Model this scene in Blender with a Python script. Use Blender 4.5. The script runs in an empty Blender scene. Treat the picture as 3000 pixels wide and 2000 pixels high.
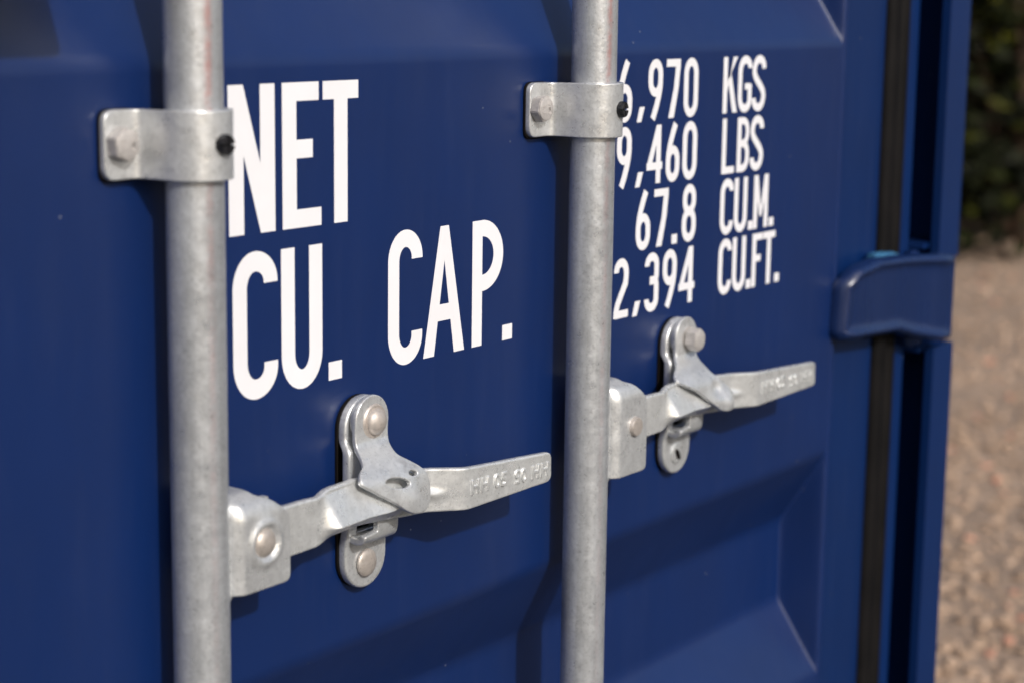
import bpy, bmesh, math, random
from mathutils import Vector, Matrix
from math import sin, cos, pi, radians, atan2, sqrt
random.seed(7)
sc = bpy.context.scene
COL = sc.collection

# ------------------------------------------------------------------ camera, sky, sun, exposure
CAM = Vector((0.0, -0.912, 1.3))
cam_d = bpy.data.cameras.new('camera')
cam = bpy.data.objects.new('camera', cam_d)
COL.objects.link(cam)
rot = Matrix(((0.581932, 0.135597, -0.801853), (-0.813133, 0.112793, -0.571045), (0.013012, 0.984323, 0.175897)))
cam.matrix_world = Matrix.Translation(CAM) @ rot.to_4x4()
cam_d.sensor_width = 36
cam_d.lens = 68.62
cam_d.clip_start = 0.02
cam_d.clip_end = 400
cam_d.dof.use_dof = True
cam_d.dof.focus_distance = 1.51
cam_d.dof.aperture_fstop = 4.8
cam_d.dof.aperture_blades = 9
sc.camera = cam

SUN = Vector((-0.41, -1.0, 0.76)).normalized()      # towards the sun
world = bpy.data.worlds.new('World')
sc.world = world
world.use_nodes = True
wt = world.node_tree
bg = wt.nodes['Background']
sky = wt.nodes.new('ShaderNodeTexSky')
sky.sky_type = 'NISHITA'
sky.sun_disc = False
sky.sun_elevation = math.asin(SUN.z)
sky.sun_rotation = atan2(SUN.x, SUN.y)
sky.air_density = 1.0
sky.dust_density = 5.0
sky.ozone_density = 1.0
wt.links.new(sky.outputs[0], bg.inputs[0])
bg.inputs[1].default_value = 0.12
sun_d = bpy.data.lights.new('sun', 'SUN')
sun_d.energy = 2.9
sun_d.angle = radians(2.0)
sun_d.color = (1.0, 0.98, 0.955)
sun = bpy.data.objects.new('sun', sun_d)
sun.rotation_euler = SUN.to_track_quat('Z', 'Y').to_euler()
COL.objects.link(sun)
sc.view_settings.view_transform = 'Standard'
sc.view_settings.look = 'None'
sc.view_settings.gamma = 1
sc.view_settings.exposure = 0.0
sc.view_settings.use_curve_mapping = False

# ------------------------------------------------------------------ materials
def mat(name, col, rough=0.5, metal=0.0, spec=0.5, coat=0.0):
    m = bpy.data.materials.new(name); m.use_nodes = True
    b = m.node_tree.nodes['Principled BSDF']
    b.inputs['Base Color'].default_value = (*col, 1)
    b.inputs['Roughness'].default_value = rough
    b.inputs['Metallic'].default_value = metal
    b.inputs['Specular IOR Level'].default_value = spec
    b.inputs['Coat Weight'].default_value = coat
    b.inputs['Coat Roughness'].default_value = 0.15
    return m, m.node_tree, b
def N(t, k, **kw):
    n = t.nodes.new(k)
    for a, v in kw.items(): setattr(n, a, v)
    return n
def obj_coord(t, scale=(1, 1, 1)):
    tc = N(t, 'ShaderNodeTexCoord'); mp = N(t, 'ShaderNodeMapping')
    mp.inputs['Scale'].default_value = scale
    t.links.new(tc.outputs['Object'], mp.inputs[0]); return mp.outputs[0]
def noise(t, vec, scale, detail=4, rough=0.55):
    n = N(t, 'ShaderNodeTexNoise'); n.inputs['Scale'].default_value = scale
    n.inputs['Detail'].default_value = detail; n.inputs['Roughness'].default_value = rough
    t.links.new(vec, n.inputs['Vector']); return n.outputs['Fac']
def ramp(t, fac, stops):
    r = N(t, 'ShaderNodeValToRGB'); e = r.color_ramp.elements
    while len(e) < len(stops): e.new(0.5)
    for el, (p, c) in zip(e, stops):
        el.position = p; el.color = (*c, 1) if len(c) == 3 else c
    t.links.new(fac, r.inputs[0]); return r.outputs[0]
def mix(t, fac, a, b, mode='MIX'):
    m = N(t, 'ShaderNodeMix', data_type='RGBA', blend_type=mode)
    for v, i in ((fac, 0), (a, 6), (b, 7)):
        if hasattr(v, 'links'): t.links.new(v, m.inputs[i])
        elif i == 0: m.inputs[0].default_value = v
        else: m.inputs[i].default_value = (*v, 1)
    return m.outputs[2]
def g3(v): return (v, v, v)
def bump(t, b, h, strength, dist):
    n = N(t, 'ShaderNodeBump'); n.inputs['Strength'].default_value = strength
    n.inputs['Distance'].default_value = dist
    t.links.new(h, n.inputs['Height']); t.links.new(n.outputs[0], b.inputs['Normal']); return n

def paint_mat(name, col, rough=0.40, spec=0.36):
    m, t, b = mat(name, col, rough, spec=spec)
    b.inputs['Coat Weight'].default_value = 0.45; b.inputs['Coat Roughness'].default_value = 0.34
    v = obj_coord(t)
    vs = obj_coord(t, (1, 1, 0.12))
    c2 = tuple(x * 0.88 + 0.0008 for x in col)
    base = mix(t, ramp(t, noise(t, v, 9, 5), [(0.35, g3(0)), (0.7, g3(1))]), col, c2)
    # faint rain-washed dust streaks and a few specks / chips
    dust = ramp(t, noise(t, vs, 55, 6, 0.7), [(0.5, g3(0)), (0.85, g3(0.045))])
    base = mix(t, dust, base, (0.10, 0.12, 0.19))
    vo = N(t, 'ShaderNodeTexVoronoi'); vo.inputs['Scale'].default_value = 42
    t.links.new(v, vo.inputs['Vector'])
    spk = ramp(t, vo.outputs['Distance'], [(0.0, g3(1)), (0.028, g3(0.7)), (0.04, g3(0))])
    sel = ramp(t, noise(t, v, 33, 1), [(0.50, g3(0)), (0.53, g3(0.8))])
    mk = N(t, 'ShaderNodeMath', operation='MULTIPLY')
    t.links.new(spk, mk.inputs[0]); t.links.new(sel, mk.inputs[1])
    base = mix(t, mk.outputs[0], base, (0.22, 0.24, 0.29))
    t.links.new(base, b.inputs['Base Color'])
    r = ramp(t, noise(t, vs, 30, 4), [(0.3, g3(rough - 0.03)), (0.75, g3(rough + 0.06))])
    t.links.new(r, b.inputs['Roughness'])
    # broad oil-canning + orange peel
    h1 = noise(t, v, 7, 2); h2 = noise(t, v, 420, 2)
    ma = N(t, 'ShaderNodeMath', operation='MULTIPLY_ADD'); ma.inputs[1].default_value = 0.018
    t.links.new(h2, ma.inputs[0]); t.links.new(h1, ma.inputs[2])
    bump(t, b, ma.outputs[0], 0.30, 0.0022)
    return m

BLUE = (0.0012, 0.0150, 0.086)
M = {}
M['paint'] = paint_mat('blue_container_paint', BLUE)
M['paint_frame'] = paint_mat('blue_frame_paint', (0.0010, 0.0155, 0.082), 0.42, 0.15)
M['paint_glossy'] = paint_mat('blue_casting_paint', (0.002, 0.0135, 0.068), 0.28, 0.5)

def galv(name, col, metal=0.55, rough=0.42, tint=(0.30, 0.33, 0.40), bumpd=0.00035, grain=True, stripe=None):
    m, t, b = mat(name, col, rough, metal)
    v = obj_coord(t); vz = obj_coord(t, (1, 1, 0.3))
    big = ramp(t, noise(t, vz, 22, 5, 0.6), [(0.34, g3(0)), (0.68, g3(1))])
    base = mix(t, big, tuple(c * 0.86 for c in col), col)
    sp = N(t, 'ShaderNodeTexVoronoi'); sp.inputs['Scale'].default_value = 330
    t.links.new(v, sp.inputs['Vector'])
    spc = ramp(t, sp.outputs['Color'], [(0.1, g3(0.93)), (0.9, g3(1.05))])
    base = mix(t, 1.0, base, spc, 'MULTIPLY')
    stk = ramp(t, noise(t, obj_coord(t, (1, 1, 0.05)), 120, 4, 0.6), [(0.3, g3(0.80)), (0.62, g3(1.04))])
    base = mix(t, 0.8 if stripe else 0.25, base, stk, 'MULTIPLY')
    wear = ramp(t, noise(t, obj_coord(t, (1, 1, 0.22)), 34, 5, 0.7), [(0.60, g3(0)), (0.70, g3(0.5))])
    base = mix(t, wear, base, (0.34, 0.34, 0.345))
    pit = ramp(t, noise(t, v, 480, 3, 0.7), [(0.30, g3(0.62)), (0.46, g3(1))])
    base = mix(t, 0.7, base, pit, 'MULTIPLY')
    fl = ramp(t, noise(t, v, 60, 6, 0.75), [(0.56, g3(0)), (0.76, g3(0.4))])
    base = mix(t, fl, base, (0.66, 0.67, 0.67))
    if stripe:
        cx, ang, wid = stripe     # marker line drawn along the pipe at the mill
        tc = N(t, 'ShaderNodeTexCoord'); sx = N(t, 'ShaderNodeSeparateXYZ'); t.links.new(tc.outputs['Object'], sx.inputs[0])
        d = N(t, 'ShaderNodeMath', operation='SUBTRACT'); t.links.new(sx.outputs['X'], d.inputs[0]); d.inputs[1].default_value = cx
        nz = noise(t, obj_coord(t, (1, 1, 1)), 6, 2)
        d2 = N(t, 'ShaderNodeMath', operation='MULTIPLY_ADD'); t.links.new(nz, d2.inputs[0]); d2.inputs[1].default_value = 0.004; t.links.new(d.outputs[0], d2.inputs[2])
        ab = N(t, 'ShaderNodeMath', operation='ABSOLUTE'); t.links.new(d2.outputs[0], ab.inputs[0])
        k = ramp(t, ab.outputs[0], [(0.0, g3(1)), (wid * 0.6, g3(0.9)), (wid, g3(0))])
        brk = ramp(t, noise(t, v, 130, 4, 0.8), [(0.36, g3(0.1)), (0.62, g3(0.75))])
        zm = N(t, 'ShaderNodeMath', operation='MULTIPLY'); zm.inputs[1].default_value = 0.8; t.links.new(sx.outputs['Z'], zm.inputs[0])
        sy = ramp(t, zm.outputs[0], [(0.0, g3(0.05)), (0.72, g3(0.12)), (0.95, g3(0.35)), (1.0, g3(0.8))])
        mm = N(t, 'ShaderNodeMath', operation='MULTIPLY'); t.links.new(k, mm.inputs[0]); t.links.new(brk, mm.inputs[1])
        m3 = N(t, 'ShaderNodeMath', operation='MULTIPLY'); t.links.new(mm.outputs[0], m3.inputs[0]); t.links.new(sy, m3.inputs[1])
        base = mix(t, m3.outputs[0], base, (0.62, 0.20, 0.17))
    t.links.new(base, b.inputs['Base Color'])
    r = ramp(t, noise(t, v, 90, 4), [(0.3, g3(rough - 0.1)), (0.7, g3(rough + 0.13))])
    t.links.new(r, b.inputs['Roughness'])
    h1 = noise(t, v, 260, 3, 0.6); h2 = noise(t, v, 45, 3)
    ma = N(t, 'ShaderNodeMath', operation='MULTIPLY_ADD'); ma.inputs[1].default_value = 1.4
    t.links.new(h2, ma.inputs[0]); t.links.new(h1, ma.inputs[2])
    bump(t, b, ma.outputs[0], 0.6, bumpd)
    return m
M['pipe'] = galv('galvanised_pipe', (0.55, 0.575, 0.605), 0.62, 0.37, stripe=(-0.0030, 0, 0.0014))
M['galv'] = galv('galvanised_steel', (0.68, 0.70, 0.715), 0.62, 0.34)
M['cast'] = galv('galvanised_forging', (0.76, 0.78, 0.785), 0.6, 0.32, bumpd=0.00025)
M['bolt'] = galv('dull_zinc_bolt', (0.50, 0.48, 0.47), 0.4, 0.5, bumpd=0.0002)
M['rivet'] = galv('stained_rivet', (0.50, 0.455, 0.42), 0.5, 0.42, bumpd=0.0002)

def simple(name, col, rough, c2=None, scale=60, bd=0.0003, spec=0.5):
    m, t, b = mat(name, col, rough, spec=spec)
    v = obj_coord(t)
    if c2:
        t.links.new(mix(t, ramp(t, noise(t, v, scale, 5, 0.65), [(0.35, g3(0)), (0.7, g3(1))]), col, c2), b.inputs['Base Color'])
    bump(t, b, noise(t, v, scale * 3, 3), 0.5, bd)
    return m
M['rubber'] = simple('black_rubber', (0.004, 0.0035, 0.0035), 0.7, (0.008, 0.006, 0.005), 40, spec=0.12)
M['seal'] = simple('door_seal_rubber', (0.004, 0.0038, 0.0042), 0.6, (0.008, 0.0072, 0.0075), 18, spec=0.10)
M['black'] = mat('matt_black', (0.002, 0.002, 0.0025), 0.9, spec=0.05)[0]
M['plug'] = simple('black_plastic', (0.010, 0.010, 0.012), 0.25, (0.02, 0.02, 0.022), 200, 0.0001)
M['white'] = simple('white_vinyl', (0.72, 0.73, 0.77), 0.38, (0.685, 0.69, 0.725), 14, 0.0001)
M['lightblue'] = simple('light_blue_paint', (0.015, 0.09, 0.21), 0.7, (0.03, 0.15, 0.29), 120)
M['bark'] = simple('bark', (0.09, 0.055, 0.035), 0.9, (0.05, 0.03, 0.02), 30, 0.004)

# ------------------------------------------------------------------ helpers
def link_mesh(name, me, m, parent=None, label=None, smooth=True, sharp=38):
    me.name = name
    me.materials.clear(); me.materials.append(m)
    if smooth:
        for p in me.polygons: p.use_smooth = True
        me.set_sharp_from_angle(angle=radians(sharp))
    o = bpy.data.objects.new(name, me); COL.objects.link(o)
    if parent is not None:
        o.parent = parent
        w = Matrix.Identity(4); p = parent
        off = PLACE.get(parent.name, Vector((0, 0, 0)))
        o.location = -off
    PLACE[o.name] = Vector((0, 0, 0))
    if label: o['label'] = label
    return o
PLACE = {}
def thing(name, label, cat, loc, group=None):
    o = bpy.data.objects.new(name, None); COL.objects.link(o)
    o.location = loc; o.empty_display_size = 0.1
    PLACE[o.name] = Vector(loc)
    o['label'] = label; o['category'] = cat
    if group: o['group'] = group
    return o
def from_bm(name, bm, m, parent=None, label=None, bevel=0, seg=2, smooth=True, sharp=38, recalc=True):
    if bevel:
        es = [e for e in bm.edges if len(e.link_faces) == 2 and e.calc_face_angle(0) > radians(30)]
        bmesh.ops.bevel(bm, geom=es, offset=bevel, segments=seg, profile=0.5, affect='EDGES', clamp_overlap=True)
    if recalc: bmesh.ops.recalc_face_normals(bm, faces=bm.faces)
    me = bpy.data.meshes.new(name); bm.to_mesh(me); bm.free()
    return link_mesh(name, me, m, parent, label, smooth, sharp)
def box(bm, x0, x1, y0, y1, z0, z1):
    vs = [bm.verts.new((x, y, z)) for x in (x0, x1) for y in (y0, y1) for z in (z0, z1)]
    for f in ((0, 1, 3, 2), (4, 6, 7, 5), (0, 4, 5, 1), (2, 3, 7, 6), (0, 2, 6, 4), (1, 5, 7, 3)):
        bm.faces.new([vs[i] for i in f])
def lathe(bm, prof, c, axis=Vector((0, -1, 0)), n=40):
    """prof: (radius, height along axis)"""
    a = axis.normalized(); u = a.orthogonal().normalized(); w = a.cross(u)
    rings = []
    for r, h in prof:
        if r < 1e-6: rings.append([bm.verts.new(Vector(c) + a * h)])
        else: rings.append([bm.verts.new(Vector(c) + a * h + (u * cos(2 * pi * i / n) + w * sin(2 * pi * i / n)) * r) for i in range(n)])
    for A, B in zip(rings, rings[1:]):
        for i in range(n):
            j = (i + 1) % n
            if len(A) == 1: bm.faces.new((A[0], B[i], B[j]))
            elif len(B) == 1: bm.faces.new((A[i], A[j], B[0]))
            else: bm.faces.new((A[i], A[j], B[j], B[i]))
    if len(rings[0]) > 1: bm.faces.new(rings[0])
    if len(rings[-1]) > 1: bm.faces.new(rings[-1])
def round_poly(pts, r, n=5):
    """round corners of polygon; r number or list"""
    out = []; L = len(pts)
    for i in range(L):
        p = Vector(pts[i]); a = Vector(pts[i - 1]) - p; b = Vector(pts[(i + 1) % L]) - p
        ri = r[i] if isinstance(r, (list, tuple)) else r
        ri = min(ri, a.length * .48, b.length * .48)
        if ri < 1e-5: out.append(tuple(p)); continue
        A = p + a.normalized() * ri; B = p + b.normalized() * ri
        for k in range(n + 1):
            t = k / n
            out.append(tuple(A * (1 - t) ** 2 + p * 2 * t * (1 - t) + B * t * t))
    return out
def ellipse(cx, cz, rx, rz, n=28, a=0):
    return [(cx + rx * cos(t) * cos(a) - rz * sin(t) * sin(a), cz + rx * cos(t) * sin(a) + rz * sin(t) * cos(a)) for t in [2 * pi * i / n for i in range(n)]]
DG = None
def plate_mesh(loops, thick, bev=0.0006, cuts=(None, None), f=None):
    """2-D outline with holes -> rounded plate -> cut into a grid -> mapped by f(u, v, w); w is + towards the outside"""
    cu = bpy.data.curves.new('tmp', 'CURVE'); cu.dimensions = '2D'; cu.fill_mode = 'BOTH'
    for lp in loops:
        s = cu.splines.new('POLY'); s.points.add(len(lp) - 1); s.use_cyclic_u = True
        for p, q in zip(s.points, lp): p.co = (q[0], q[1], 0, 1)
    cu.extrude = thick / 2 - bev; cu.bevel_depth = bev; cu.bevel_resolution = 2; cu.offset = -bev
    o = bpy.data.objects.new('tmp', cu); COL.objects.link(o)
    dg = bpy.context.evaluated_depsgraph_get(); dg.update()
    me = bpy.data.meshes.new_from_object(o.evaluated_get(dg))
    bpy.data.objects.remove(o); bpy.data.curves.remove(cu)
    bm = bmesh.new(); bm.from_mesh(me); bpy.data.meshes.remove(me)
    bmesh.ops.remove_doubles(bm, verts=bm.verts, dist=1e-6)
    for ax, st in ((0, cuts[0]), (1, cuts[1])):
        if not st: continue
        lo = min(v.co[ax] for v in bm.verts); hi = max(v.co[ax] for v in bm.verts)
        vals = st if isinstance(st, (list, tuple)) else [lo + st * i for i in range(1, int((hi - lo) / st) + 1)]
        no = Vector((1, 0, 0)) if ax == 0 else Vector((0, 1, 0))
        for c in vals:
            bmesh.ops.bisect_plane(bm, geom=bm.verts[:] + bm.edges[:] + bm.faces[:], plane_co=no * c, plane_no=no, dist=1e-7)
    if f:
        for v in bm.verts: v.co = Vector(f(v.co.x, v.co.y, v.co.z))
    return bm
def lerp_tab(tab, x):
    if x <= tab[0][0]: return tab[0][1]
    for (a, p), (b, q) in zip(tab, tab[1:]):
        if x <= b:
            t = (x - a) / (b - a); return p + (q - p) * t
    return tab[-1][1]
def smooth_tab(tab, x, w):
    return sum(lerp_tab(tab, x + w * k / 3) for k in range(-3, 4)) / 7
def path_pts(segs, r, n=7):
    """open polyline with rounded corners, returned with cumulative length"""
    pts = [Vector(segs[0])]
    for i in range(1, len(segs) - 1):
        p = Vector(segs[i]); a = Vector(segs[i - 1]) - p; b = Vector(segs[i + 1]) - p
        rr = r[i] if isinstance(r, (list, tuple)) else r
        rr = min(rr, a.length * .49, b.length * .49)
        A = p + a.normalized() * rr; B = p + b.normalized() * rr
        for k in range(n + 1):
            t = k / n; pts.append(A * (1 - t) ** 2 + p * 2 * t * (1 - t) + B * t * t)
    pts.append(Vector(segs[-1]))
    cum = [0]
    for a, b in zip(pts, pts[1:]): cum.append(cum[-1] + (b - a).length)
    return pts, cum
def on_path(pc, s):
    pts, cum = pc
    s = max(0, min(cum[-1], s))
    i = 0
    while i < len(cum) - 2 and cum[i + 1] < s: i += 1
    d = cum[i + 1] - cum[i]; t = (s - cum[i]) / d if d > 0 else 0
    def tan(j):
        a = pts[max(0, j - 1)]; b = pts[min(len(pts) - 1, j + 1)]; return (b - a).normalized()
    T = (tan(i) * (1 - t) + tan(i + 1) * t).normalized()
    return pts[i].lerp(pts[i + 1], t), T
def text_mesh(s, size, extrude, f, bold=0.0, bev=None):
    cu = bpy.data.curves.new('tmp', 'FONT'); cu.body = s; cu.size = size; cu.extrude = extrude; cu.offset = bold
    cu.space_character = 1.12; cu.align_x = 'CENTER'; cu.align_y = 'CENTER'; cu.bevel_depth = bev or extrude * 0.4; cu.bevel_resolution = 2; cu.resolution_u = 3
    o = bpy.data.objects.new('tmp', cu); COL.objects.link(o)
    dg = bpy.context.evaluated_depsgraph_get(); dg.update()
    me = bpy.data.meshes.new_from_object(o.evaluated_get(dg))
    bpy.data.objects.remove(o); bpy.data.curves.remove(cu)
    bm = bmesh.new(); bm.from_mesh(me); bpy.data.meshes.remove(me)
    for v in bm.verts: v.co = Vector(f(v.co.x, v.co.y, v.co.z))
    return bm

# ------------------------------------------------------------------ setting: gravel yard
def vnoise(x, y, seed=0):
    from mathutils import noise as nz
    return nz.noise(Vector((x, y, seed)))
gm, gt, gb = mat('brown_gravel', (0.25, 0.2, 0.16), 0.9)
gv = obj_coord(gt)
gvo = N(gt, 'ShaderNodeTexVoronoi'); gvo.inputs['Scale'].default_value = 30; gt.links.new(gv, gvo.inputs['Vector'])
gvo2 = N(gt, 'ShaderNodeTexVoronoi'); gvo2.inputs['Scale'].default_value = 55; gt.links.new(gv, gvo2.inputs['Vector'])
c1 = ramp(gt, gvo.outputs['Color'], [(0.1, (0.22, 0.152, 0.104)), (0.45, (0.30, 0.213, 0.148)), (0.75, (0.37, 0.268, 0.192)), (0.95, (0.43, 0.32, 0.242))])
c2 = ramp(gt, gvo2.outputs['Color'], [(0.1, (0.18, 0.13, 0.095)), (0.9, (0.44, 0.325, 0.25))])
c3 = mix(gt, 0.45, c1, c2)
c4 = mix(gt, ramp(gt, noise(gt, gv, 2.2, 5), [(0.35, g3(0)), (0.7, g3(0.6))]), c3, (0.19, 0.14, 0.105))
gt.links.new(c4, gb.inputs['Base Color'])
gmul = N(gt, 'ShaderNodeMath', operation='MULTIPLY_ADD'); gmul.inputs[1].default_value = -1
gt.links.new(gvo.outputs['Distance'], gmul.inputs[0]); gt.links.new(noise(gt, gv, 40, 4), gmul.inputs[2])
bump(gt, gb, gmul.outputs[0], 0.8, 0.012)
bm = bmesh.new()
def axis_vals():
    v = [0]; s = 0.25
    while v[-1] < 250: v.append(v[-1] + s); s *= 1.09
    return [-a for a in v[:0:-1]] + v
AX = axis_vals()
grid = [[bm.verts.new((x + 4, y, 0.0 + 0.03 * vnoise(x * .4, y * .4) + 0.012 * vnoise(x * 1.7, y * 1.7, 3))) for y in AX] for x in AX]
for i in range(len(AX) - 1):
    for j in range(len(AX) - 1): bm.faces.new((grid[i][j], grid[i + 1][j], grid[i + 1][j + 1], grid[i][j + 1]))
ground = from_bm('ground', bm, gm); ground['kind'] = 'structure'
am, at, ab = mat('dimming_grey', (0.045, 0.046, 0.048), 0.9)  # unseen dark sheet in front, added to dim reflections and fill on the door
av = obj_coord(at)
at.links.new(mix(at, ramp(at, noise(at, av, 35, 5, .7), [(.3, g3(0)), (.7, g3(1))]), (0.026, 0.027, 0.030), (0.048, 0.048, 0.050)), ab.inputs['Base Color'])
bump(at, ab, noise(at, av, 160, 3), 0.8, 0.004)
bm = bmesh.new()
vs = [bm.verts.new(p) for p in ((-30, -45, .06), (45, -45, .06), (45, -.04, .06), (-30, -.04, .06))]; bm.faces.new(vs)
dim_sheet = from_bm('dimming_sheet', bm, am); dim_sheet['kind'] = 'structure'
# loose stones on the yard beyond the container: uncountable
stm, stt, stb = mat('loose_stone', (0.3, 0.24, 0.2), 0.85)
oi = N(stt, 'ShaderNodeNewGeometry')
sc_ = ramp(stt, oi.outputs['Random Per Island'], [(0.0, (0.26, 0.180, 0.125)), (0.35, (0.32, 0.227, 0.160)), (0.7, (0.38, 0.272, 0.195)), (0.95, (0.44, 0.325, 0.245)), (0.985, (0.52, 0.25, 0.17))])
stt.links.new(sc_, stb.inputs['Base Color'])
bm = bmesh.new(); bmesh.ops.create_icosphere(bm, subdivisions=1, radius=1)
ICOV = [v.co.copy() for v in bm.verts]; ICOF = [tuple(v.index for v in f.verts) for f in bm.faces]; bm.free()
SV, SF = [], []
for i in range(9000):
    d = 2.9 + 9.0 * random.random() ** 1.4; a = radians(random.uniform(9, 33)) ; 
    x = CAM.x + d * cos(a); y = CAM.y + d * sin(a)
    if y > 0.02 and x < 2.2: continue
    r = random.uniform(.006, .017)
    ang = random.uniform(0, pi); ca, sa = cos(ang), sin(ang); fx, fz = random.uniform(.8, 1.5), random.uniform(.45, .8)
    z0 = 0.03 * vnoise((x - 4) * .4, y * .4) + 0.012 * vnoise((x - 4) * 1.7, y * 1.7, 3)
    base = len(SV)
    for w in ICOV:
        c = w * r * random.uniform(.85, 1.12); X = c.x * fx
        SV.append((x + X * ca - c.y * sa, y + X * sa + c.y * ca, z0 + r * fz * .5 + c.z * fz))
    SF += [tuple(base + i for i in f) for f in ICOF]
me = bpy.data.meshes.new('gravel'); me.from_pydata(SV, [], SF)
stones = link_mesh('gravel', me, stm, smooth=False); stones['kind'] = 'stuff'
stones['label'] = 'loose brown and pinkish stones scattered over the yard'; stones['category'] = 'gravel'

# ------------------------------------------------------------------ shrubs behind the yard
def leaf_mat(name, stops):
    m, t, b = mat(name, (0.05, 0.07, 0.01), 0.6)
    g = N(t, 'ShaderNodeNewGeometry')
    t.links.new(ramp(t, g.outputs['Random Per Island'], stops), b.inputs['Base Color'])
    b.inputs['Specular IOR Level'].default_value = 0.15
    return m
ML1 = leaf_mat('dark_leaves', [(0.0, (0.004, 0.005, 0.002)), (0.6, (0.007, 0.009, 0.002)), (0.9, (0.013, 0.017, 0.003)), (0.98, (0.04, 0.042, 0.004))])
ML2 = leaf_mat('yellow_green_leaves', [(0.0, (0.02, 0.028, 0.004)), (0.5, (0.055, 0.065, 0.006)), (0.95, (0.12, 0.115, 0.01))])
def shrub(x, y, h, w, label, ml=ML1, n=5200, yel=0.0, parts_group='shrubs along the back of the yard'):
    t = thing('shrub', label, 'shrub', (x, y, 0), parts_group)
    bm = bmesh.new()
    trunks = []
    for k in range(5):
        a = random.uniform(0, 2 * pi); lean = random.uniform(.1, .45)
        p0 = Vector((x + .12 * cos(a), y + .12 * sin(a), -.05)); pts = [p0]
        for s in range(1, 6):
            pts.append(p0 + Vector((cos(a) * lean * s * w * .18, sin(a) * lean * s * w * .18, h * .15 * s)) + Vector((random.uniform(-.05, .05), random.uniform(-.05, .05), 0)))
        prev = None
        for i, p in enumerate(pts):
            r = .045 * (1 - i / 6)
            ring = [bm.verts.new(p + Vector((r * cos(q * pi / 3), r * sin(q * pi / 3), 0))) for q in range(6)]
            if prev:
                for q in range(6): bm.faces.new((prev[q], prev[(q + 1) % 6], ring[(q + 1) % 6], ring[q]))
            prev = ring
        trunks.append(pts)
    from_bm('trunk', bm, M['bark'], t)
    clumps = []
    for k in range(70):
        a = random.uniform(0, 2 * pi); rr = w * .5 * sqrt(random.random()); z = h * random.uniform(.04, 1.0)
        sc2 = (1 - .35 * (z / h) ** 2)
        clumps.append((Vector((x + rr * cos(a) * sc2, y + rr * sin(a) * sc2, z)), random.uniform(.22, .48)))
    def leaves(nn):
        b2 = bmesh.new()
        for _ in range(nn):
            c, r = random.choice(clumps)
            d = Vector((random.gauss(0, 1), random.gauss(0, 1), random.gauss(0, .8))).normalized() * r * random.random() ** .4
            p = c + d
            if p.z < .04: continue
            u = Vector((random.gauss(0, 1), random.gauss(0, 1), random.gauss(0, .7))).normalized(); v = u.orthogonal().normalized()
            s = random.uniform(.035, .085)
            vs = [b2.verts.new(p - u * s), b2.verts.new(p + v * s * .45), b2.verts.new(p + u * s), b2.verts.new(p - v * s * .45)]
            b2.faces.new(vs)
        return b2
    from_bm('crown', leaves(n), ml, t, smooth=False)
    if yel:
        clumps = [(c, r * .45) for c, r in random.sample(clumps, 12)]
        from_bm('young_growth', leaves(int(n * yel)), ML2, t, smooth=False)
    return t
# a row of bushes about ten metres off
labels = ['dark leafy shrub partly hidden behind the container corner', 'dark shrub with yellow green shoots at the right edge, above the gravel',
          'tall dark shrub standing behind the yellow green one', 'low dark shrub farthest to the right of the yard']
shrub(10.3, 2.95, 3.0, 1.9, labels[1], yel=.11, n=16000)
shrub(10.2, 4.5, 3.4, 2.0, labels[0], n=12000)
shrub(12.3, 3.7, 4.6, 3.0, labels[2], n=20000)
shrub(11.3, 1.2, 2.7, 2.0, labels[3], n=7200)
shrub(14.2, 6.6, 4.6, 3.2, 'tall dark shrub deepest in the row behind the container', n=7000)
shrub(14.6, 1.4, 4.4, 3.2, 'tall dark shrub behind the low one at the far right', n=7000)

# ------------------------------------------------------------------ the container
SHIP = thing('shipping_container', 'navy blue steel shipping container with galvanised lock rods and white lettering on its door', 'shipping container', (0.9, 0.0, 0.0))

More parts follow.
